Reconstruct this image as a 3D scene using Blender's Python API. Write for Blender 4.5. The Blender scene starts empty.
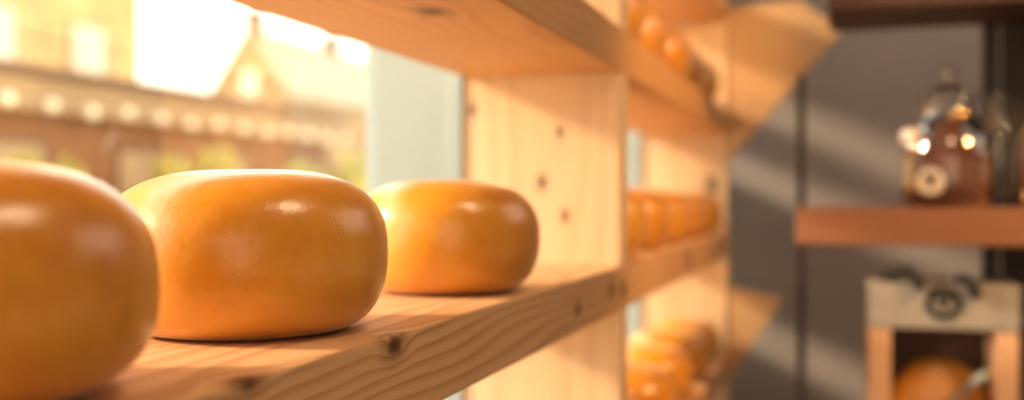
import bpy, bmesh, math, random
from mathutils import Vector, Matrix

C = bpy.context.scene.collection
sc = bpy.context.scene
PI = math.pi
EYE = 1.25                       # camera height above the floor
random.seed(4)

# ------------------------------------------------------------------ camera
F = 1050.0
TH = math.atan(328 / F)
SN, CS = math.sin(TH), math.cos(TH)
cam_d = bpy.data.cameras.new('camera')
cam = bpy.data.objects.new('camera', cam_d)
C.objects.link(cam)
cam.location = (0, 0, EYE)
cam.rotation_euler = (PI / 2, 0, TH)
cam_d.sensor_width = 36
cam_d.lens = F / 1024 * 36
cam_d.shift_y = -0.001
cam_d.clip_start = 0.02
cam_d.clip_end = 400
cam_d.dof.use_dof = True
cam_d.dof.focus_distance = 0.93
cam_d.dof.aperture_fstop = 2.0
sc.camera = cam


def X_at(px, Y):
    """world x of the sight line through column px where it crosses depth plane y = Y"""
    k = (px - 512) / F
    return (k * Y * CS - Y * SN) / (CS + k * SN)


# ------------------------------------------------------------------ node helpers
def new_mat(name):
    m = bpy.data.materials.new(name)
    m.use_nodes = True
    nt = m.node_tree
    nt.nodes.clear()
    out = nt.nodes.new('ShaderNodeOutputMaterial')
    b = nt.nodes.new('ShaderNodeBsdfPrincipled')
    nt.links.new(b.outputs[0], out.inputs[0])
    return m, nt, b, out


def node(nt, kind, **kw):
    n = nt.nodes.new(kind)
    for k, v in kw.items():
        if k in ('operation', 'blend_type', 'data_type', 'wave_type', 'bands_direction', 'rings_direction',
                 'noise_dimensions', 'feature', 'distance', 'vector_type', 'use_clamp'):
            setattr(n, k, v)
        else:
            n.inputs[k].default_value = v
    return n


def math_n(nt, op, a, b=None, c=None, clamp=False):
    n = nt.nodes.new('ShaderNodeMath')
    n.operation = op
    n.use_clamp = clamp
    for i, v in enumerate((a, b, c)):
        if v is None:
            continue
        if isinstance(v, (int, float)):
            n.inputs[i].default_value = v
        else:
            nt.links.new(v, n.inputs[i])
    return n.outputs[0]


def vmath(nt, op, a, b=None):
    n = nt.nodes.new('ShaderNodeVectorMath')
    n.operation = op
    for i, v in enumerate((a, b)):
        if v is None:
            continue
        if isinstance(v, (tuple, list, Vector)):
            n.inputs[i].default_value = v
        else:
            nt.links.new(v, n.inputs[i])
    return n.outputs['Value'] if op in ('LENGTH', 'DISTANCE', 'DOT_PRODUCT') else n.outputs['Vector']


def mixc(nt, fac, a, b, mode='MIX'):
    n = nt.nodes.new('ShaderNodeMix')
    n.data_type = 'RGBA'
    n.blend_type = mode
    for i, v in ((0, fac), (6, a), (7, b)):
        if isinstance(v, (int, float)):
            n.inputs[i].default_value = v
        elif isinstance(v, (tuple, list)):
            n.inputs[i].default_value = (*v[:3], 1)
        else:
            nt.links.new(v, n.inputs[i])
    return n.outputs[2]


def ramp(nt, fac, stops):
    n = nt.nodes.new('ShaderNodeValToRGB')
    nt.links.new(fac, n.inputs[0])
    e = n.color_ramp.elements
    while len(e) < len(stops):
        e.new(0.5)
    for i, (p, c) in enumerate(stops):
        e[i].position = p
        e[i].color = (*c, 1) if len(c) == 3 else c
    return n.outputs[0]


def lin(r, g, b):
    f = lambda v: ((v / 255) / 12.92) if v <= 10 else (((v / 255) + 0.055) / 1.055) ** 2.4
    return (f(r), f(g), f(b))


# ------------------------------------------------------------------ materials
def plain(name, col, rough=0.5, metal=0.0, noise=0.0, scale=8.0, spec=0.5, bump=0.0):
    m, nt, b, out = new_mat(name)
    b.inputs['Roughness'].default_value = rough
    b.inputs['Metallic'].default_value = metal
    b.inputs['Specular IOR Level'].default_value = spec
    if noise:
        tc = node(nt, 'ShaderNodeTexCoord')
        n = node(nt, 'ShaderNodeTexNoise', Scale=scale, Detail=5.0)
        nt.links.new(tc.outputs['Object'], n.inputs['Vector'])
        dk = tuple(v * (1 - noise) for v in col)
        lt = tuple(min(1, v * (1 + noise)) for v in col)
        c = ramp(nt, n.outputs[0], [(0.3, dk), (0.7, lt)])
        nt.links.new(c, b.inputs['Base Color'])
        if bump:
            bp = node(nt, 'ShaderNodeBump', Strength=bump, Distance=0.01)
            nt.links.new(n.outputs[0], bp.inputs['Height'])
            nt.links.new(bp.outputs[0], b.inputs['Normal'])
    else:
        b.inputs['Base Color'].default_value = (*col, 1)
    return m


def wood(name, light, dark, axis, centre, pitch=0.011, knots=(), rough=0.55, wob=0.012, contrast=1.0):
    """solid softwood: growth rings around a line parallel to `axis` (0,1,2) through `centre`,
    distorted along the grain, with knots as darker cores that bend the rings round them"""
    m, nt, b, out = new_mat(name)
    geo = node(nt, 'ShaderNodeNewGeometry')
    P = geo.outputs['Position']
    st = [6.0, 6.0, 6.0]
    st[axis] = 1.1
    sv = vmath(nt, 'MULTIPLY', P, tuple(st))
    nz = node(nt, 'ShaderNodeTexNoise', Scale=1.0, Detail=2.0, Roughness=0.45)
    nt.links.new(sv, nz.inputs['Vector'])
    off = vmath(nt, 'SUBTRACT', nz.outputs['Color'], (0.5, 0.5, 0.5))
    off = vmath(nt, 'MULTIPLY', off, (wob * 5, wob * 5, wob * 5))
    q = vmath(nt, 'ADD', P, off)
    q = vmath(nt, 'SUBTRACT', q, centre)
    msk = [1, 1, 1]
    msk[axis] = 0
    q = vmath(nt, 'MULTIPLY', q, tuple(msk))
    r = vmath(nt, 'LENGTH', q)
    kd_all = None
    for (kx, ky, kz, kr) in knots:
        kv = vmath(nt, 'SUBTRACT', P, (kx, ky, kz))
        ks = [1, 1, 1]
        ks[axis] = 0.62
        kv = vmath(nt, 'MULTIPLY', kv, tuple(ks))
        kn = node(nt, 'ShaderNodeTexNoise', Scale=70.0, Detail=2.0)
        nt.links.new(P, kn.inputs['Vector'])
        d = vmath(nt, 'LENGTH', kv)
        d = math_n(nt, 'ADD', d, math_n(nt, 'MULTIPLY', math_n(nt, 'SUBTRACT', kn.outputs[0], 0.5), kr * 0.5))
        d = math_n(nt, 'DIVIDE', d, kr)                       # 1 at the knot's rim
        g = math_n(nt, 'POWER', 2.718, math_n(nt, 'MULTIPLY', math_n(nt, 'MULTIPLY', d, d), -0.16))
        r = math_n(nt, 'ADD', r, math_n(nt, 'MULTIPLY', g, kr * 1.5))
        kd_all = d if kd_all is None else math_n(nt, 'MINIMUM', kd_all, d)
    ring = math_n(nt, 'FRACT', math_n(nt, 'DIVIDE', r, pitch))
    # latewood: slow rise then a sharp fall
    late = ramp(nt, ring, [(0.0, (0.55,) * 3), (0.08, (0.05,) * 3), (0.45, (0.12,) * 3), (0.86, (0.85,) * 3), (0.94, (1,) * 3), (1.0, (0.6,) * 3)])
    st2 = [420.0, 420.0, 420.0]
    st2[axis] = 9.0
    fv = vmath(nt, 'MULTIPLY', P, tuple(st2))
    fn = node(nt, 'ShaderNodeTexNoise', Scale=1.0, Detail=3.0)
    nt.links.new(fv, fn.inputs['Vector'])
    bv = node(nt, 'ShaderNodeTexNoise', Scale=3.0, Detail=3.0)
    nt.links.new(P, bv.inputs['Vector'])
    fac = math_n(nt, 'MULTIPLY', late, 0.72 * contrast)
    fac = math_n(nt, 'ADD', fac, math_n(nt, 'MULTIPLY', math_n(nt, 'SUBTRACT', fn.outputs[0], 0.5), 0.55 * contrast))
    fac = math_n(nt, 'ADD', fac, math_n(nt, 'MULTIPLY', math_n(nt, 'SUBTRACT', bv.outputs[0], 0.5), 0.7 * contrast), clamp=True)
    col = mixc(nt, fac, light, dark)
    if kd_all is not None:
        halo = ramp(nt, math_n(nt, 'MULTIPLY', kd_all, 0.25), [(0.08, (1,) * 3), (0.22, (0.8,) * 3), (0.33, (0.38,) * 3), (0.75, (0,) * 3)])
        kcol = tuple(v * 0.28 for v in dark)
        col = mixc(nt, halo, col, kcol)
    nt.links.new(col, b.inputs['Base Color'])
    b.inputs['Roughness'].default_value = rough
    b.inputs['Specular IOR Level'].default_value = 0.35
    bp = node(nt, 'ShaderNodeBump', Strength=0.18, Distance=0.002)
    nt.links.new(fn.outputs[0], bp.inputs['Height'])
    nt.links.new(bp.outputs[0], b.inputs['Normal'])
    return m


def cheese_mat(name, shade=1.0):
    m, nt, b, out = new_mat(name)
    tc = node(nt, 'ShaderNodeTexCoord')
    oi = node(nt, 'ShaderNodeObjectInfo')
    P = vmath(nt, 'ADD', tc.outputs['Object'], vmath(nt, 'MULTIPLY', oi.outputs['Location'], (3.1, 2.3, 1.7)))
    n1 = node(nt, 'ShaderNodeTexNoise', Scale=9.0, Detail=5.0, Roughness=0.6)
    n2 = node(nt, 'ShaderNodeTexNoise', Scale=60.0, Detail=4.0, Roughness=0.6)
    n3 = node(nt, 'ShaderNodeTexNoise', Scale=420.0, Detail=2.0)
    vo = node(nt, 'ShaderNodeTexVoronoi', Scale=55.0)
    for n in (n1, n2, n3, vo):
        nt.links.new(P, n.inputs['Vector'])
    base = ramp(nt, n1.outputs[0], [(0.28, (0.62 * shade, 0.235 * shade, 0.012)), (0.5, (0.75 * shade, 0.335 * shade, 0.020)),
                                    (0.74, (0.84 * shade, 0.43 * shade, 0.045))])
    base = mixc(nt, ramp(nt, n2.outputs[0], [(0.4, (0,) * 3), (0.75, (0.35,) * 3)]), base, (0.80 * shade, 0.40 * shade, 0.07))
    pit = ramp(nt, vo.outputs['Distance'], [(0.03, (0.22,) * 3), (0.12, (0,) * 3)])
    base = mixc(nt, pit, base, (0.42, 0.14, 0.012))
    # a paler band round the foot of the wheel
    sep = node(nt, 'ShaderNodeSeparateXYZ')
    nt.links.new(tc.outputs['Object'], sep.inputs[0])
    foot = ramp(nt, math_n(nt, 'ADD', math_n(nt, 'MULTIPLY', sep.outputs[2], 10.0), math_n(nt, 'MULTIPLY', n1.outputs[0], 0.35)),
                [(0.15, (0.45,) * 3), (0.75, (0,) * 3)])
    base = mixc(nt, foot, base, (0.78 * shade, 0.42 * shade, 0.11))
    nt.links.new(base, b.inputs['Base Color'])
    b.inputs['Subsurface Weight'].default_value = 0.25
    b.inputs['Subsurface Radius'].default_value = (0.02, 0.008, 0.003)
    b.inputs['Subsurface Scale'].default_value = 0.6
    b.inputs['Roughness'].default_value = 0.36
    b.inputs['Coat Weight'].default_value = 0.9
    b.inputs['Coat Roughness'].default_value = 0.2
    b.inputs['Sheen Weight'].default_value = 0.36
    b.inputs['Sheen Roughness'].default_value = 0.28
    b.inputs['Sheen Tint'].default_value = (1, 0.96, 0.88, 1)
    h = math_n(nt, 'ADD', math_n(nt, 'MULTIPLY', n2.outputs[0], 1.0), math_n(nt, 'MULTIPLY', n3.outputs[0], 0.35))
    h = math_n(nt, 'SUBTRACT', h, math_n(nt, 'MULTIPLY', pit, 0.8))
    bp = node(nt, 'ShaderNodeBump', Strength=0.22, Distance=0.003)
    nt.links.new(h, bp.inputs['Height'])
    nt.links.new(bp.outputs[0], b.inputs['Normal'])
    nt.links.new(bp.outputs[0], b.inputs['Coat Normal'])
    return m


def glass_mat(name, tint=(1, 1, 1), gloss=0.06, rough=0.0, fres=0.22):
    """thin clear glass: lets light straight through, with a Fresnel sheen"""
    m, nt, b, out = new_mat(name)
    nt.nodes.remove(b)
    t = node(nt, 'ShaderNodeBsdfTransparent')
    t.inputs[0].default_value = (*tint, 1)
    g = node(nt, 'ShaderNodeBsdfGlossy')
    g.inputs['Roughness'].default_value = rough
    lw = node(nt, 'ShaderNodeLayerWeight', Blend=0.25)
    f = math_n(nt, 'ADD', math_n(nt, 'MULTIPLY', lw.outputs['Fresnel'], fres), gloss * 0.3, clamp=True)
    mx = nt.nodes.new('ShaderNodeMixShader')
    nt.links.new(f, mx.inputs[0])
    nt.links.new(t.outputs[0], mx.inputs[1])
    nt.links.new(g.outputs[0], mx.inputs[2])
    nt.links.new(mx.outputs[0], out.inputs[0])
    return m


def emit(name, col, s):
    m, nt, b, out = new_mat(name)
    b.inputs['Base Color'].default_value = (*col, 1)
    b.inputs['Emission Color'].default_value = (*col, 1)
    b.inputs['Emission Strength'].default_value = s
    return m


def brick(name, a, bcol, mortar, scale, axes='yz'):
    m, nt, b, out = new_mat(name)
    geo = node(nt, 'ShaderNodeNewGeometry')
    sep = node(nt, 'ShaderNodeSeparateXYZ')
    nt.links.new(geo.outputs['Position'], sep.inputs[0])
    cb = node(nt, 'ShaderNodeCombineXYZ')
    nt.links.new(math_n(nt, 'ADD', sep.outputs[0], sep.outputs[1]), cb.inputs[0])
    nt.links.new(sep.outputs[2], cb.inputs[1])
    t = node(nt, 'ShaderNodeTexBrick', Scale=scale)
    t.inputs['Color1'].default_value = (*a, 1)
    t.inputs['Color2'].default_value = (*bcol, 1)
    t.inputs['Mortar'].default_value = (*mortar, 1)
    nt.links.new(cb.outputs[0], t.inputs['Vector'])
    n = node(nt, 'ShaderNodeTexNoise', Scale=0.7, Detail=4.0)
    nt.links.new(geo.outputs['Position'], n.inputs['Vector'])
    c = mixc(nt, 0.8, t.outputs[0], ramp(nt, n.outputs[0], [(0.3, (0.62,) * 3), (0.7, (1.25,) * 3)]), 'MULTIPLY')
    nt.links.new(c, b.inputs['Base Color'])
    b.inputs['Roughness'].default_value = 0.9
    return m


# ------------------------------------------------------------------ mesh helpers
def bm_box(bm, x0, x1, y0, y1, z0, z1, bev=0.0, seg=2):
    r = bmesh.ops.create_cube(bm, size=1)
    vs = r['verts']
    for v in vs:
        v.co = Vector(((x0 + x1) / 2 + v.co.x * (x1 - x0), (y0 + y1) / 2 + v.co.y * (y1 - y0), (z0 + z1) / 2 + v.co.z * (z1 - z0)))
    if bev:
        es = list({e for v in vs for e in v.link_edges})
        bmesh.ops.bevel(bm, geom=es, offset=bev, segments=seg, affect='EDGES', profile=0.6)
    return bm


def bm_lathe(bm, prof, segs=48, M=None, cap=True):
    rings = []
    for r, z in prof:
        if r < 1e-6:
            rings.append([bm.verts.new((0, 0, z))])
        else:
            rings.append([bm.verts.new((r * math.cos(2 * PI * k / segs), r * math.sin(2 * PI * k / segs), z)) for k in range(segs)])
    for a, b in zip(rings, rings[1:]):
        for k in range(segs):
            k2 = (k + 1) % segs
            if len(a) == 1 and len(b) == 1:
                continue
            if len(a) == 1:
                bm.faces.new((a[0], b[k2], b[k]))
            elif len(b) == 1:
                bm.faces.new((a[k], a[k2], b[0]))
            else:
                bm.faces.new((a[k], a[k2], b[k2], b[k]))
    if cap:
        for rg, flip in ((rings[0], True), (rings[-1], False)):
            if len(rg) > 1:
                bm.faces.new(list(reversed(rg)) if flip else rg)
    if M is not None:
        bmesh.ops.transform(bm, matrix=M, verts=[v for rg in rings for v in rg])
    return bm


def bm_tube(bm, pts, rad, segs=10):
    pts = [Vector(p) for p in pts]
    rings = []
    n0 = None
    for i, p in enumerate(pts):
        d = (pts[min(i + 1, len(pts) - 1)] - pts[max(i - 1, 0)]).normalized()
        if n0 is None:
            n0 = d.orthogonal().normalized()
        n0 = (n0 - d * n0.dot(d)).normalized()
        b0 = d.cross(n0)
        rr = rad[i] if isinstance(rad, (list, tuple)) else rad
        rings.append([bm.verts.new(p + (n0 * math.cos(2 * PI * k / segs) + b0 * math.sin(2 * PI * k / segs)) * rr) for k in range(segs)])
    for a, b in zip(rings, rings[1:]):
        for k in range(segs):
            bm.faces.new((a[k], a[(k + 1) % segs], b[(k + 1) % segs], b[k]))
    bm.faces.new(list(reversed(rings[0])))
    bm.faces.new(rings[-1])
    return bm


def bm_prism(bm, poly, ax, a, b):
    """poly of (u,v) extruded along axis ax from a to b; (u,v) are the other two axes in order"""
    def pt(u, v, w):
        return (w, u, v) if ax == 0 else (u, w, v) if ax == 1 else (u, v, w)
    A = [bm.verts.new(pt(u, v, a)) for u, v in poly]
    B = [bm.verts.new(pt(u, v, b)) for u, v in poly]
    bm.faces.new(A)
    bm.faces.new(list(reversed(B)))
    n = len(poly)
    for i in range(n):
        bm.faces.new((A[i], B[i], B[(i + 1) % n], A[(i + 1) % n]))
    bmesh.ops.recalc_face_normals(bm, faces=bm.faces)
    return bm


def obj(name, bm, m, parent=None, smooth=None, loc=None):
    me = bpy.data.meshes.new(name)
    bmesh.ops.recalc_face_normals(bm, faces=bm.faces)
    bm.to_mesh(me)
    bm.free()
    me.materials.append(m)
    if smooth is not None:
        for p in me.polygons:
            p.use_smooth = True
        if smooth < 3:
            me.set_sharp_from_angle(angle=smooth)
    o = bpy.data.objects.new(name, me)
    C.objects.link(o)
    if parent is not None:
        o.parent = parent
    if loc is not None:
        o.location = loc
    return o


def tag(o, label, cat, group=None, kind=None):
    o['label'] = label
    o['category'] = cat
    if group:
        o['group'] = group
    if kind:
        o['kind'] = kind
    return o


def thing(name, label, cat, loc=(0, 0, 0), rz=0.0, group=None):
    o = bpy.data.objects.new(name, None)
    C.objects.link(o)
    o.location = loc
    o.rotation_euler = (0, 0, rz)
    o.empty_display_size = 0.05
    return tag(o, label, cat, group)


def struct(name, bm, m, label, cat, parent=None):
    o = obj(name, bm, m, parent)
    o['kind'] = 'structure'
    o['label'] = label
    o['category'] = cat
    return o


def B(*a, **k):
    return bm_box(bmesh.new(), *a, **k)


# ------------------------------------------------------------------ dimensions (eye-relative heights + EYE)
XF, XB = -0.377, -0.6785                      # rack front and back
Y0, Y1, Y2, YE = -0.05, 1.866, 3.728, 3.80    # uprights
UT = 0.066
SH_TOP = [-0.552, -0.121, 0.310, 0.705]       # tops of the four shelves
SH_TH = 0.08
YW = 4.60                                     # back wall
XG = -0.86                                    # glass plane
CEIL = 2.95

LIGHT, DARK = (0.76, 0.48, 0.25), (0.44, 0.18, 0.06)
KN = [(XF, 0.858, EYE - 0.130, 0.0080), (XF - 0.004, 0.6185, EYE - 0.121, 0.0075), (XF, 1.54, EYE - 0.165, 0.007),
      (XF, 1.786, EYE - 0.158, 0.010), (XF, 1.885, EYE - 0.165, 0.010), (XF, 2.75, EYE - 0.16, 0.018)]
m_shelf = wood('pine_shelf', LIGHT, DARK, 1, (-0.405, 0, EYE - 0.265), 0.0115, KN, wob=0.019, contrast=0.95)
m_shelf_hi = wood('pine_shelf_upper', (0.72, 0.41, 0.175), (0.47, 0.20, 0.065), 1, (-0.36, 0, EYE + 0.52), 0.016,
                  [(XF - 0.1, 1.2, EYE + 0.23, 0.012)], contrast=0.55)
m_up = wood('pine_upright', (0.80, 0.58, 0.36), (0.58, 0.33, 0.16), 2, (-0.53, Y1 + 0.35, 0), 0.017,
            [(X_at(472, Y1), Y1, EYE + 0.168, 0.0055), (X_at(560, Y1), Y1, EYE + 0.123, 0.0045), (X_at(542, Y1), Y1, EYE + 0.030, 0.006),
             (X_at(565, Y1), Y1, EYE - 0.031, 0.005),
             (X_at(712, Y2), Y2, EYE + 0.05, 0.018)], contrast=0.42)
m_br = wood('pine_bracket', (0.66, 0.42, 0.22), (0.56, 0.33, 0.16), 2, (0.1, YE + 0.4, 0), 0.02, contrast=0.3)
m_cheese = cheese_mat('waxed_cheese')
m_glass = glass_mat('window_glass')

# ------------------------------------------------------------------ the rack
rack = thing('cheese_rack', 'long pine rack of thick open shelves standing along the window', 'rack', ((XF + XB) / 2, Y0, 0))
rx, ry = rack.location.x, rack.location.y


def rel(x0, x1, y0, y1, z0, z1, **k):
    return B(x0 - rx, x1 - rx, y0 - ry, y1 - ry, z0, z1, **k)


for i, t in enumerate(SH_TOP):
    z1 = EYE + t
    o = obj('shelf', rel(XB, XF, Y0, YE, z1 - SH_TH, z1, bev=0.0035, seg=2), m_shelf if i < 2 else m_shelf_hi, rack)
segs = [(0.0, EYE + SH_TOP[0] - SH_TH)] + [(EYE + a, EYE + b - SH_TH) for a, b in zip(SH_TOP, SH_TOP[1:])]
for y in (Y0, Y1, Y2):
    for a, b in segs:
        obj('upright', rel(XB, XF - 0.001, y, y + UT, a, b, bev=0.002), m_up, rack)
# triangular end brackets, in the plane of the end upright
def bracket(poly_px, z_plane, name='bracket'):
    bm = bmesh.new()
    Y = z_plane
    pts = []
    for px, py in poly_px:
        x = (XF + 0.0005 if px == 733 else X_at(px, Y))
        zc = -x * SN + Y * CS
        pts.append((x - rx, EYE - (py - 199) * zc / F))
    bm_prism(bm, pts, 1, Y - ry, Y - ry + 0.03)
    return obj(name, bm, m_br, rack)


bracket([(733, 161), (733, 8), (800, 0), (842, 30)], Y2 + 0.005)
bracket([(733, 384), (733, 288), (783, 298)], Y2 + 0.005)

# ------------------------------------------------------------------ cheese wheels
def cheese_prof(R, H, w, n, mid=0.46, N=26):
    out = [(0.0, 0.0)]
    for i in range(N + 1):
        t = PI * (i / N) - PI / 2
        s = math.sin(t)
        e = n if s < 0 else 2.6
        wt = w if s < 0 else R - 0.007
        z = H * mid + (H * mid if s < 0 else H * (1 - mid)) * math.copysign(abs(s) ** (2 / e), s)
        r = R - wt + wt * abs(math.cos(t)) ** (2 / e)
        out.append((r, z))
    out.append((0.0, H + 0.0005))
    return out


def cheese_mesh(R, H, w, n, seed, segs=96, mid=0.46):
    bm = bmesh.new()
    bm_lathe(bm, cheese_prof(R, H, w, n, mid), segs, cap=False)
    rnd = random.Random(seed)
    ph = [rnd.uniform(0, 6.28) for _ in range(6)]
    for v in bm.verts:
        a = math.atan2(v.co.y, v.co.x)
        rr = math.hypot(v.co.x, v.co.y) / R
        k = 1 + 0.006 * rr * math.sin(2 * a + ph[0]) + 0.004 * rr * math.sin(3 * a + ph[1]) + 0.003 * math.sin(5 * a + ph[2] + v.co.z * 30)
        v.co.x *= k
        v.co.y *= k
        if v.co.z > H * 0.6:
            v.co.z += 0.0022 * math.sin(a + ph[3]) * rr - 0.003 * (1 - rr) 
    return bm


def place_cheese(mesh_from, x, y, ztop, label, group, rot=0.0):
    o = mesh_from.copy()
    C.objects.link(o)
    o.location = (x, y, EYE + ztop + LIFT)
    o.rotation_euler = (0, 0, rot)
    return tag(o, label, 'cheese', group)


LIFT = 0.0008
G1 = 'large cheese wheels on the near middle shelf'
c1 = obj('round_cheese', cheese_mesh(0.132, 0.147, 0.066, 2.3, 1, mid=0.42), m_cheese, smooth=4, loc=(-0.521, 0.494, EYE + SH_TOP[1] + LIFT))
tag(c1, 'nearest orange waxed cheese wheel, blurred and cut off at the left edge', 'cheese', G1)
c2 = obj('round_cheese', cheese_mesh(0.131, 0.150, 0.055, 2.25, 2), m_cheese, smooth=4, loc=(-0.525, 0.853, EYE + SH_TOP[1] + LIFT))
tag(c2, 'sharply focused orange cheese wheel, second from the left on the middle shelf', 'cheese', G1)
c3 = obj('round_cheese', cheese_mesh(0.123, 0.148, 0.055, 2.25, 3), m_cheese, smooth=4, loc=(-0.494, 1.293, EYE + SH_TOP[1] + LIFT))
tag(c3, 'orange cheese wheel in front of the near upright, third from the left', 'cheese', G1)

ords = ['nearest', 'second nearest', 'middle', 'fourth nearest', 'farthest']
for k, y in enumerate((2.13, 2.47, 2.82, 3.18, 3.56)):
    place_cheese(c3 if k % 2 else c2, -0.508 + 0.004 * (k % 2), y, SH_TOP[1],
                 f'{ords[k]} of the row of blurred cheeses on the middle shelf beyond the near upright', 'cheeses on the far middle shelf', k * 1.3)
for k, y in enumerate((2.18, 2.54, 2.89, 3.24, 3.57)):
    place_cheese(c2 if k % 2 else c3, -0.506, y, SH_TOP[0],
                 f'{ords[k]} of the white-topped cheeses on the bottom shelf beyond the near upright', 'cheeses on the lower shelf', 0.7 + k * 1.1)
for k, y in enumerate((2.10, 2.44, 2.78, 3.12, 3.46)):
    place_cheese(c3 if k % 2 else c2, -0.506, y, SH_TOP[2],
                 f'{ords[k]} of the cheeses peeking over the upper shelf edge beyond the near upright', 'cheeses on the upper shelf', 0.4 + k * 0.9)
place_cheese(c2, -0.52, 1.60, SH_TOP[2], 'cheese on the upper shelf just left of the near upright, at the top edge', 'cheeses on the upper shelf', 2.0)

# ------------------------------------------------------------------ room shell
m_paint = plain('taupe_wall_paint', (0.46, 0.405, 0.375), 0.75, noise=0.10, scale=2.0, spec=0.2)
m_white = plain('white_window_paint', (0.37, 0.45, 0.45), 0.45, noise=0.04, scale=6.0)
m_floor = wood('floor_boards', (0.30, 0.19, 0.11), (0.16, 0.09, 0.05), 1, (0.5, 0, -0.4), 0.03)
m_ceil = plain('ceiling_paint', (0.45, 0.40, 0.35), 0.85, noise=0.05)
RX1 = 3.2
YN = -2.4
struct('floor', B(-0.95, RX1, YN, YW + 0.1, -0.1, 0.0), m_floor, 'dark wooden floor of the shop', 'floor')
struct('ceiling', B(-0.95, RX1, YN, YW + 0.1, CEIL, CEIL + 0.1), m_ceil, 'plain ceiling of the shop', 'ceiling')
struct('wall_back', B(-0.95, RX1, YW, YW + 0.12, 0, CEIL), m_paint, 'taupe grey end wall striped with slanting light', 'wall')
struct('wall_right', B(RX1, RX1 + 0.12, YN, YW + 0.1, 0, CEIL), m_paint, 'taupe side wall of the shop opposite the window', 'wall')
struct('wall_near', B(-0.95, RX1, YN - 0.12, YN, 0, CEIL), m_paint, 'taupe wall of the shop behind the viewer', 'wall')
bm = bmesh.new()
bm_box(bm, XG - 0.08, XG + 0.10, YN, YW, 0.0, 0.42)
bm_box(bm, XG - 0.08, XG + 0.10, YN, YW, 2.60, CEIL)
bm_box(bm, XG - 0.08, XG + 0.10, YN, -1.6, 0.42, 2.60)
for za, zb in ((0.42, 0.80), (1.0, 1.49), (1.66, 1.80), (1.98, 2.6)):  # unseen slots shaped to throw light streaks on the end wall
    bm_box(bm, XG - 0.02, XG + 0.06, Y2 + 0.16, YW, za, zb)
for ya, yb in ((Y2 + 0.16, 4.06), (4.52, YW)):
    bm_box(bm, XG - 0.019, XG + 0.059, ya, yb, 0.80, 1.98)
struct('wall_left', bm, m_white, 'white painted window wall below and above the glass, with unseen slots added for light streaks', 'wall')
YP = 1.864
for i, (ya, yb) in enumerate(((-0.10, 0.02), (YP, YP + 0.13), (Y2 - 0.005, Y2 + 0.16))):
    bm = bmesh.new()
    bm_box(bm, XG - 0.02, -0.6805, ya, yb, 0.42, 2.60, bev=0.003)
    bm_box(bm, -0.706, -0.6788, ya - 0.004, ya + 0.01, 0.42, 2.60, bev=0.003)
    struct('trim_%d' % (i + 1), bm, m_white,
           ['white window post nearest the viewer', 'white window post beside the near rack upright', 'white window post beside the far rack upright'][i], 'window post')
for i, (ya, yb) in enumerate(((-1.6, -0.10), (0.02, YP), (YP + 0.13, Y2 - 0.005))):
    bm = bmesh.new()
    for args in ((ya, ya + 0.03, 0.42, 2.60), (ya + 0.03, yb - 0.001, 0.42, 0.46), (ya + 0.03, yb - 0.001, 2.56, 2.60)):
        bm_box(bm, XG - 0.02, XG + 0.02, *args)
    w = struct('window_%d' % (i + 1), bm, m_white,
               ['tall shop window behind the viewer', 'tall shop window behind the near bay of the rack', 'tall shop window behind the far bay of the rack'][i], 'window')
    p = obj('pane', B(XG - 0.002, XG + 0.002, ya + 0.03, yb - 0.001, 0.46, 2.56), m_glass, w)

# ------------------------------------------------------------------ shelving on the right
m_plank = wood('brown_plank', (0.37, 0.18, 0.105), (0.23, 0.10, 0.055), 0, (0, 3.0, EYE - 0.3), 0.02, contrast=0.6)
m_plank_shade = wood('shaded_plank', (0.085, 0.045, 0.034), (0.045, 0.022, 0.018), 0, (0, 3.0, EYE + 0.9), 0.02, contrast=0.6)  # shadow under the top board put into the wood colour
m_steel = plain('blackened_steel', (0.06, 0.05, 0.047), 0.5, 0.3, noise=0.1)
m_dark = plain('dark_panel', (0.055, 0.046, 0.043), 0.7, noise=0.1)
YS = 2.80                                   # front of the shelves
SD = 0.34
xl = X_at(796, YS)
xr = xl + 1.05
unit = thing('shelving_unit', 'brown plank shelving on dark posts against the taupe wall', 'shelving', (xl, YS, 0))


def urel(x0, x1, y0, y1, z0, z1, **k):
    return B(x0 - xl, x1 - xl, y0 - YS, y1 - YS, z0, z1, **k)


def zc_of(x, y):
    return -x * SN + y * CS


zs = zc_of(xl, YS)
PZ1 = EYE - 0.022
PZ0 = EYE - 0.117
obj('shelf', urel(xl, xr, YS, YS + SD, PZ0, PZ1, bev=0.006), m_plank, unit)
LZ = EYE - 0.665
obj('shelf', urel(xl, xr, YS, YS + SD, LZ - 0.09, LZ, bev=0.006), m_plank, unit)
TZ = EYE + 0.477
xt = X_at(828, YS)
o = obj('shelf', urel(xt, xr, YS - 0.02, YS + SD, TZ, TZ + 0.09, bev=0.006), m_plank_shade, unit)
o['label'] = 'top board with shade in its colour'
yb_ = YS + SD + 0.002
for px, wpx in ((801, 8), (991, 16)):
    xa, xb = X_at(px - wpx / 2, yb_), X_at(px + wpx / 2, yb_)
    obj('post', urel(xa, xb, yb_, yb_ + 0.03, 0, (EYE + 0.36 if px < 900 else EYE + 1.0), bev=0.002), m_steel, unit)
xa = X_at(1000, yb_ + 0.03)
obj('back_panel', urel(xa, xr, yb_, yb_ + 0.02, 0, EYE + 1.0), m_dark, unit)

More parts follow.
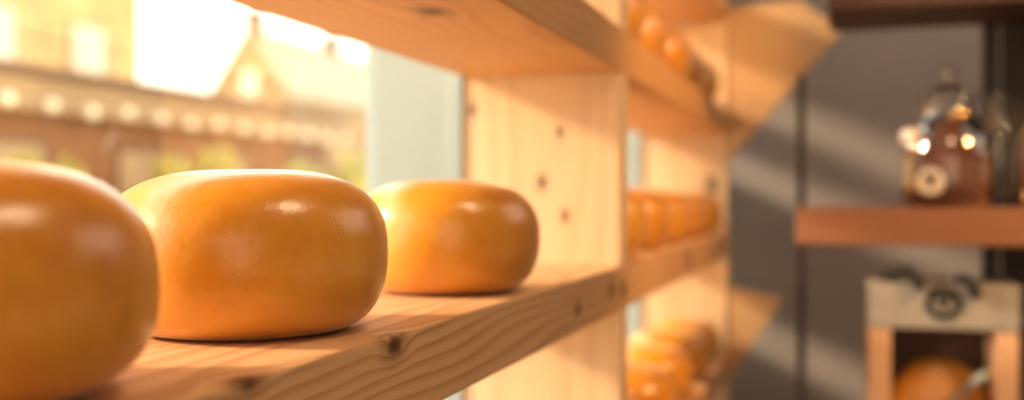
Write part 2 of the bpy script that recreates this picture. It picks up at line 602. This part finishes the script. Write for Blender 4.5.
# ------------------------------------------------------------------ glass jars on the brown plank
m_jar = glass_mat('jar_glass', (0.90, 0.91, 0.90), 0.30, fres=0.85)
m_beans = plain('brown_beans', (0.15, 0.048, 0.028), 0.45, noise=0.45, scale=60.0, bump=0.8)
m_beans2 = plain('amber_filling', (0.34, 0.12, 0.04), 0.4, noise=0.35, scale=50.0, bump=0.6)
m_label = plain('cream_label', (0.75, 0.64, 0.54), 0.6)
m_ink = plain('black_ink', (0.012, 0.010, 0.010), 0.6)
m_brass = plain('polished_brass', (0.85, 0.55, 0.22), 0.18, 1.0)
m_glint = plain('white_glint', (0.92, 0.92, 0.90), 0.12)  # white of the ball that stands in for the jar's glint
m_chrome = plain('polished_steel', (0.90, 0.90, 0.88), 0.12, 1.0)


def disc_mesh(r0, r1, th, segs=40):
    """flat ring (or disc when r0 = 0) facing -y, thickness th"""
    bm = bmesh.new()
    if r0 <= 0:
        bm_lathe(bm, [(0, 0), (r1, 0), (r1, th), (0, th)], segs, cap=False)
    else:
        bm_lathe(bm, [(r0, 0), (r1, 0), (r1, th), (r0, th), (r0, 0)], segs, cap=False)
    bmesh.ops.rotate(bm, verts=bm.verts, matrix=Matrix.Rotation(PI / 2, 3, 'X'))
    return bm


def emblem(parent, x, y, z, r, face, ink, inner=0.60):
    e = obj('emblem', disc_mesh(0, r, 0.002), face, parent, loc=(x, y, z))
    obj('emblem_ring', disc_mesh(r * inner, r, 0.0015), ink, e, loc=(0, -0.002, 0))
    bm = bmesh.new()
    s = r * 0.42
    wd = r * 0.17
    for a, b in (((0, -1.0), (0, 0.1)), ((0, 0.0), (-0.85, 1.0)), ((0, 0.0), (0.85, 1.0))):
        p, q = Vector((a[0] * s, a[1] * s)), Vector((b[0] * s, b[1] * s))
        n = (q - p).normalized()
        n = Vector((-n.y, n.x)) * wd
        bm_prism(bm, [tuple(p + n), tuple(p - n), tuple(q - n), tuple(q + n)], 1, -0.0016, 0)
    obj('emblem_mark', bm, ink, e, loc=(0, -0.002, 0))
    return e


yj = YS + 0.15
xj = X_at(948, yj)
jar = thing('glass_jar', 'round-bellied glass jar of brown contents with a round label on the plank shelf', 'jar', (xj, yj, PZ1 + 0.001))
outer = [(r * 0.95, z) for r, z in ((0, 0), (0.098, 0.0), (0.116, 0.012), (0.122, 0.06), (0.121, 0.12), (0.112, 0.175), (0.09, 0.215), (0.066, 0.238), (0.060, 0.262), (0.062, 0.27))]
obj('jar_body', bm_lathe(bmesh.new(), outer, 48, cap=False), m_jar, jar, smooth=4)
fill = [(r * 0.95, z) for r, z in ((0, 0.006), (0.094, 0.006), (0.110, 0.016), (0.116, 0.06), (0.110, 0.105), (0.074, 0.135), (0.046, 0.18), (0.024, 0.222), (0, 0.232))]
obj('contents', bm_lathe(bmesh.new(), fill, 48, cap=False), m_beans, jar, smooth=4)
lid = obj('lid', bm_lathe(bmesh.new(), [(0, 0.271), (0.066, 0.271), (0.070, 0.28), (0.062, 0.30), (0.03, 0.318), (0.012, 0.323), (0.012, 0.33), (0.022, 0.343), (0.018, 0.358), (0, 0.362)], 40, cap=False), m_jar, jar, smooth=4)
emblem(jar, X_at(929, YS) - xj + 0.006, -0.1175, 0.066, 0.040, m_label, m_ink, 0.86)
bm = bmesh.new()
bmesh.ops.create_uvsphere(bm, u_segments=20, v_segments=12, radius=0.023)
obj('glint_ball', bm, m_glint, jar, smooth=4, loc=(-0.098, -0.055, 0.180))  # white ball added as a glint on the glass
bm = bm_tube(bmesh.new(), [(-0.098, -0.055, 0.180), (-0.092, -0.068, 0.15), (-0.085, -0.072, 0.125)], 0.008)
obj('glint_wire', bm, m_chrome, jar, smooth=4)  # bright wire added as the smaller glint below the ball
bm = bmesh.new()
bmesh.ops.create_uvsphere(bm, u_segments=20, v_segments=12, radius=0.013)
bmesh.ops.scale(bm, verts=bm.verts, vec=(1.7, 1, 1))
obj('brass_glint', bm, m_brass, jar, smooth=4, loc=(0.02, -0.088, 0.232))  # brass bead added as a golden glint

yk = YS + 0.255
xk = X_at(998, yk)
bot = thing('glass_bottle', 'tall clear glass bottle between the two jars on the plank shelf', 'bottle', (xk, yk, PZ1 + 0.001))
obj('bottle_body', bm_lathe(bmesh.new(), [(0, 0), (0.028, 0), (0.033, 0.008), (0.033, 0.19), (0.028, 0.215), (0.018, 0.232), (0.017, 0.27), (0.020, 0.275)], 32, cap=False), m_jar, bot, smooth=4)
obj('stopper', bm_lathe(bmesh.new(), [(0, 0.262), (0.013, 0.262), (0.015, 0.278), (0.023, 0.29), (0.018, 0.305), (0, 0.31)], 24, cap=False), m_jar, bot, smooth=4)

ya_ = YS + 0.13
xa_ = X_at(1057, ya_)
jar2 = thing('glass_jar', 'amber filled glass jar with an added brass glint cut off at the right edge', 'jar', (xa_, ya_, PZ1 + 0.001))
obj('jar_body', bm_lathe(bmesh.new(), [(r * 0.84, z) for r, z in outer], 48, cap=False), m_jar, jar2, smooth=4)
obj('contents', bm_lathe(bmesh.new(), [(0, 0.006), (0.075, 0.006), (0.088, 0.016), (0.093, 0.06), (0.092, 0.12), (0.08, 0.17), (0, 0.172)], 48, cap=False), m_beans2, jar2, smooth=4)
obj('lid', bm_lathe(bmesh.new(), [(0, 0.271), (0.054, 0.271), (0.056, 0.285), (0.03, 0.31), (0.012, 0.33), (0, 0.332)], 32, cap=False), m_jar, jar2, smooth=4)
bm = bmesh.new()
bm_tube(bm, [(-0.066, -0.066, 0.03), (-0.085, -0.088, 0.03), (-0.088, -0.092, 0.012)], 0.008)
bmesh.ops.create_uvsphere(bm, u_segments=16, v_segments=10, radius=0.013, matrix=Matrix.Translation((-0.08, -0.083, 0.032)))
obj('gold_glint', bm, m_brass, jar2, smooth=4)  # bent brass tube and ball added as a golden glint

# ------------------------------------------------------------------ display crate under the plank shelf
m_grey = plain('grey_painted_board', (0.37, 0.345, 0.32), 0.6, noise=0.12, scale=14.0)
m_pale = wood('pale_crate_wood', (0.78, 0.50, 0.32), (0.58, 0.33, 0.19), 2, (1.2, 2.5, 0), 0.014, contrast=0.5)
m_inner = plain('brown_back_board', (0.13, 0.075, 0.055), 0.7, noise=0.15)
m_strap = plain('black_strap', (0.018, 0.015, 0.014), 0.6, noise=0.2)
yc = YS + 0.03
cx0, cx1 = X_at(868, yc), X_at(1021, yc)
zcr = zc_of((cx0 + cx1) / 2, yc)
pz = lambda py: EYE - (py - 199) * zcr / F
crate = thing('display_crate', 'open wooden crate with a grey header board and round black emblem under the plank shelf', 'crate',
              ((cx0 + cx1) / 2, yc, LZ + 0.001))
hw = (cx1 - cx0) / 2
ht = pz(284) - LZ
hb = pz(330) - LZ
obj('header_board', B(-hw, hw, 0, 0.022, hb, ht, bev=0.003), m_grey, crate)
for s in (-1, 1):
    xs_ = sorted((s * hw * 0.985, s * (hw - 0.056)))
    obj('side_post', B(xs_[0], xs_[1], 0.004, 0.20, 0, hb - 0.001, bev=0.003), m_pale, crate)
obj('base_board', B(-hw + 0.057, hw - 0.057, 0.004, 0.20, 0, 0.015), m_pale, crate)
obj('back_board', B(-hw, hw, 0.205, 0.22, 0, ht), m_inner, crate)
obj('top_board', B(-hw, hw, 0.0225, 0.2045, ht - 0.015, ht), m_grey, crate)
lx = lambda px: X_at(px, yc) - (cx0 + cx1) / 2
emblem(crate, lx(943), -0.0005, pz(303) - LZ, 0.043, m_grey, m_ink)
bm = bm_tube(bmesh.new(), [(lx(889), 0.03, ht), (lx(890), 0.02, ht + 0.022), (lx(896), 0.0, ht + 0.034), (lx(908), -0.012, ht + 0.032),
                           (lx(915), -0.014, ht + 0.018), (lx(919), -0.014, ht - 0.006), (lx(920), -0.014, ht - 0.016)], 0.013, 10)
obj('strap', bm, m_strap, crate, smooth=4)
bm = bm_tube(bmesh.new(), [(lx(958), 0.03, ht + 0.002), (lx(962), 0.0, ht + 0.014), (lx(968), -0.012, ht + 0.008), (lx(973), -0.012, ht - 0.012), (lx(976), -0.008, ht - 0.03)], 0.013, 10)
obj('strap', bm, m_strap, crate, smooth=4)
# the wheel standing on edge inside
bm = cheese_mesh(0.118, 0.10, 0.045, 2.3, 9, 72)
bmesh.ops.rotate(bm, verts=bm.verts, matrix=Matrix.Rotation(math.radians(80), 3, 'X'))
zmin = min(v.co.z for v in bm.verts)
bmesh.ops.translate(bm, verts=bm.verts, vec=(0, 0, -zmin))
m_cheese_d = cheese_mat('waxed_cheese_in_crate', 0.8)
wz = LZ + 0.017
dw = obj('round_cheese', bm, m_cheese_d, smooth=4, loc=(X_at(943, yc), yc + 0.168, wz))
tag(dw, 'amber cheese wheel standing on edge inside the display crate', 'cheese')
m_blue = plain('pale_blue_handle', (0.50, 0.62, 0.66), 0.35)
kn = thing('cheese_knife', 'slanting pale blue handled knife in front of the wheel in the crate', 'knife', (lx(975) + (cx0 + cx1) / 2, yc + 0.02, wz))
p0 = Vector((lx(988) - lx(975), 0.0, pz(372) - wz))
p1 = Vector((lx(972) - lx(975), 0.0, pz(385) - wz))
p2 = Vector((lx(928) - lx(975), 0.0, 0.001))
p2.x = lx(915) - lx(975)
d = (p1 - p0).normalized()
obj('handle', bm_tube(bmesh.new(), [p0, p0 + d * 0.012, p1 - d * 0.01, p1], [0.007, 0.0115, 0.011, 0.007], 12), m_blue, kn, smooth=4)
pe = p1 + d * 0.12
sd = Vector((-d.z, 0, d.x)) * 0.008
bm = bmesh.new()
bm_prism(bm, [(p1.x + sd.x, p1.z + sd.z), (p1.x - sd.x, p1.z - sd.z), (pe.x - sd.x * .4, pe.z - sd.z * .4), (pe.x + sd.x, pe.z + sd.z)], 1, -0.001, 0.001)
obj('blade', bm, m_chrome, kn)

# ------------------------------------------------------------------ outside the window
m_brick = brick('brown_brick', (0.24, 0.095, 0.032), (0.30, 0.125, 0.045), (0.32, 0.17, 0.075), 3.0)
m_brick2 = brick('yellow_brick', (0.52, 0.36, 0.16), (0.60, 0.43, 0.20), (0.6, 0.5, 0.3), 2.0)
m_brick3 = brick('ochre_brick', (0.38, 0.23, 0.11), (0.44, 0.28, 0.13), (0.45, 0.36, 0.22), 1.6)
m_roof = plain('weathered_roof', (0.46, 0.39, 0.26), 0.7, noise=0.15, scale=0.6)
m_gut = plain('pale_eave_board', (0.50, 0.33, 0.17), 0.6, noise=0.1, scale=1.0)
m_dkl = plain('brown_gutter', (0.20, 0.10, 0.045), 0.6)
m_pane = plain('bright_window_pane', (0.70, 0.64, 0.50), 0.25, noise=0.05)
m_leaf = plain('yellow_green_leaves', (0.46, 0.37, 0.085), 0.8, noise=0.45, scale=4.0, bump=0.5)
m_pave = plain('pale_paving', (0.60, 0.47, 0.32), 0.9, noise=0.1, scale=0.5)
m_bulb = emit('lamp_globe', (0.9, 0.74, 0.50), 0.35)

struct('ground', B(-140, XG - 0.1, -30, 160, -0.12, -0.02), m_pave, 'pale paved street outside the window', 'ground')

# long low brick building, parallel with the shop front
XL = -8.0
ly0, ly1 = 1.0, 15.5
low = thing('brick_shed', 'long low brick building with a pale eave across the street', 'building', (XL, ly0, -0.02))
eh = EYE + 0.171 * 8.0 + 0.02
L = ly1 - ly0
obj('wall', B(-4.0, 0, 0, L, 0, eh - 0.45), m_brick, low)
obj('eave_board', B(-4.0, 0.10, -0.1, L + 0.1, eh - 0.45, eh - 0.10), m_gut, low)
obj('gutter', B(-4.1, 0.22, -0.15, L + 0.15, eh - 0.10, eh), m_dkl, low)
for k in range(7):
    y = 1.2 + k * 2.0
    f = obj('window', B(-0.02, 0.03, y, y + 0.9, 1.0, 1.9), m_dkl, low)
    obj('pane', B(0.031, 0.035, y + 0.07, y + 0.83, 1.07, 1.83), m_brick3, f)
dm = obj('roof_vent', bm_lathe(bmesh.new(), [(0.30, eh), (0.30, eh + 0.16), (0.2, eh + 0.3), (0, eh + 0.34)], 24), m_dkl, low, loc=(-2.0, 9.9, 0))

# string of globe lamps under the eave
sl = thing('hanging_string_lights', 'string of round pale lamps hung along the eave of the low brick building', 'lights', (XL + 0.30, ly0, eh - 0.33))
cab = []
nb = 25
for k in range(nb):
    y = k * L / (nb - 1)
    cab.append((0, y, 0.0))
    cab.append((0, y + 0.5 * L / (nb - 1), -0.05))
obj('cable', bm_tube(bmesh.new(), cab[:-1], 0.012, 6), m_dkl, sl)
proto = None
for k in range(nb):
    if proto is None:
        bm = bmesh.new()
        bmesh.ops.create_uvsphere(bm, u_segments=16, v_segments=10, radius=0.07)
        o = proto = obj('lamp_globe', bm, m_bulb, sl, smooth=4)
    else:
        o = proto.copy()
        C.objects.link(o)
        o.parent = sl
    o.location = (0, k * L / (nb - 1), -0.09 - 0.02 * (k % 3))

# shrubs along the foot of the low building
def shrub(x, y, r, h, label):
    bm = bmesh.new()
    rnd = random.Random(int(y * 100))
    for k in range(9):
        a = rnd.uniform(0, 6.28)
        q = rnd.uniform(0, r * 0.6)
        rr = r * rnd.uniform(0.4, 0.62)
        bmesh.ops.create_icosphere(bm, subdivisions=3, radius=rr, matrix=Matrix.Translation((q * math.cos(a), q * math.sin(a), rnd.uniform(0.45, 0.85) * h)))
    for v in bm.verts:
        v.co += v.normal * rnd.uniform(-0.05, 0.07) if v.normal.length else Vector()
        v.co += Vector((rnd.uniform(-.03, .03), rnd.uniform(-.03, .03), rnd.uniform(-.03, .03)))
    t = thing('shrub', label, 'shrub', (x, y, -0.02), group='shrubs in front of the low brick building')
    obj('foliage', bm, m_leaf, t)
    st = bmesh.new()
    bm_tube(st, [(0, 0, 0), (0.02, 0.01, 0.3 * h), (0, 0, 0.6 * h)], [0.05, 0.04, 0.03], 8)
    obj('stem', st, m_dkl, t)
    return t


def y_out(px, X):
    zc = F * (-X) / (CS * (840 - px))
    return (zc + X * SN) / CS


for px, X, r, h, lab in ((25, -7.3, 0.34, 1.5, 'leftmost yellow-green shrub below the lamps, above the nearest cheese'),
                         (68, -7.3, 0.30, 1.45, 'second shrub from the left, above the nearest cheese'),
                         (172, -7.2, 0.32, 1.5, 'shrub above the left half of the focused cheese'),
                         (213, -7.2, 0.42, 1.65, 'wide bushy shrub above the middle of the focused cheese'),
                         (262, -7.2, 0.36, 1.5, 'shrub above the right half of the focused cheese'),
                         (305, -7.2, 0.5, 1.6, 'dense green shrub above the gap between the two sharp cheeses'),
                         (352, -7.2, 0.75, 1.8, 'rightmost shrub beside the white window post')):
    shrub(X, y_out(px, X), r * 0.8, h + 0.38, lab)

# tall yellow brick house on the left
XT = -14.0
ty1 = y_out(139, XT)
th_ = thing('street_house', 'tall yellow brick house with bright windows rising behind the low building on the left', 'building', (XT, 2.0, -0.02))
TL = ty1 - 2.0
obj('wall', B(-6, 0, 0, TL, 0, 12), m_brick2, th_)
obj('cornice', B(-6.1, 0.15, -0.1, TL + 0.12, 12, 12.4), m_gut, th_)
for row, z in enumerate((3.2, 6.0, 8.8)):
    for k in range(6):
        y = TL - 1.6 - k * 2.4
        f = obj('window', B(-0.05, 0.06, y - 0.55, y + 0.55, z, z + 1.5), m_gut, th_)
        obj('pane', B(0.061, 0.07, y - 0.45, y + 0.45, z + 0.1, z + 1.4), m_pane, f)

# gabled house with a chimney
XH = -40.0
gy = y_out(250, XH)
gz = EYE + 169 / F * (-XH * SN + gy * CS)
gh = thing('gabled_street_house', 'steep gabled house with a chimney on its peak, seen through the window', 'building', (XH, gy, -0.02))
GW, GE = 2.9, gz - 4.3
GL = y_out(372, XH) - gy
obj('wall', bm_prism(bmesh.new(), [(-GW, 0), (GW, 0), (GW, GE), (0, gz - 0.1), (-GW, GE)], 1, 0, GL), m_brick3, gh)
bm = bmesh.new()
for s in (-1, 1):
    bm_prism(bm, [(0, gz), (0, gz + 0.25), (s * (GW + .35), GE - 0.28), (s * (GW + .35), GE - 0.53)], 1, -0.25, GL + 0.2)
obj('roof', bm, m_roof, gh)
bm = bmesh.new()
bm_box(bm, -0.45, 0.45, 0.2, 1.1, gz - 0.5, gz + 1.5)
bm_box(bm, -0.6, 0.6, 0.05, 1.25, gz + 1.2, gz + 1.4)
obj('chimney', bm, m_dkl, gh)
bm = bmesh.new()
bm_box(bm, -0.5, 0.5, GL * 0.58, GL * 0.58 + 1.2, gz - 0.5, gz + 1.4)
obj('chimney', bm, m_dkl, gh)
f = obj('window', B(-0.8, 0.8, -0.08, 0.05, GE - 0.6, GE + 1.6), m_gut, gh)
obj('pane', B(-0.65, 0.65, -0.1, -0.081, GE - 0.4, GE + 1.4), m_pane, f)

# ------------------------------------------------------------------ light
w = bpy.data.worlds.new('world')
sc.world = w
w.use_nodes = True
nt = w.node_tree
nt.nodes.clear()
wo = nt.nodes.new('ShaderNodeOutputWorld')
bg = nt.nodes.new('ShaderNodeBackground')
tc = nt.nodes.new('ShaderNodeTexCoord')
sep = nt.nodes.new('ShaderNodeSeparateXYZ')
nt.links.new(tc.outputs['Generated'], sep.inputs[0])
col = ramp(nt, math_n(nt, 'ADD', sep.outputs[2], 0.0, clamp=True), [(0.0, (1.0, 0.90, 0.66)), (0.25, (1.0, 0.95, 0.80)), (0.7, (0.92, 0.95, 0.95))])
nt.links.new(col, bg.inputs[0])
bg.inputs[1].default_value = 3.2
nt.links.new(bg.outputs[0], wo.inputs[0])


def lamp(name, kind, loc, energy, color, **k):
    d = bpy.data.lights.new(name, kind)
    d.energy = energy
    d.color = color
    for a, v in k.items():
        setattr(d, a, v)
    o = bpy.data.objects.new(name, d)
    C.objects.link(o)
    o.location = loc
    return o


sun = lamp('sun', 'SUN', (-6, -9, 6), 5.5, (1.0, 0.80, 0.54), angle=math.radians(7))
sun.rotation_euler = Vector((1.0, 0.31, -0.46)).to_track_quat('-Z', 'Y').to_euler()
a = lamp('rear_fill', 'AREA', (0.4, -2.1, 1.7), 30, (1.0, 0.82, 0.60), shape='RECTANGLE', size=3.0, size_y=2.0)  # added fill behind the camera for the faces turned towards it
a.rotation_euler = Vector((-0.25, 3.2, -0.5)).to_track_quat('-Z', 'Y').to_euler()
a = lamp('overhead_light', 'AREA', (0.40, 0.80, 2.8), 10, (1.0, 0.76, 0.50), shape='RECTANGLE', size=0.40, size_y=0.40)
a = lamp('overhead_light', 'AREA', (1.3, 3.1, 2.7), 20, (1.0, 0.88, 0.78), shape='RECTANGLE', size=2.4, size_y=1.8)  # added fill for the far bay and the end wall
a.rotation_euler = Vector((-1.6, -0.3, -1.5)).to_track_quat('-Z', 'Y').to_euler()

a = lamp('rack_fill_spot', 'SPOT', (1.5, 1.9, 2.3), 145, (1.0, 0.56, 0.20), spot_size=math.radians(66), spot_blend=0.7, shadow_soft_size=0.12)  # added warm spot that brightens the far cheeses and shelf fronts
a.rotation_euler = (Vector((-0.38, 2.92, EYE + 0.05)) - a.location).to_track_quat('-Z', 'Y').to_euler()

sc.view_settings.view_transform = 'Standard'
sc.view_settings.look = 'None'
sc.view_settings.exposure = 0.05
sc.view_settings.gamma = 0.92
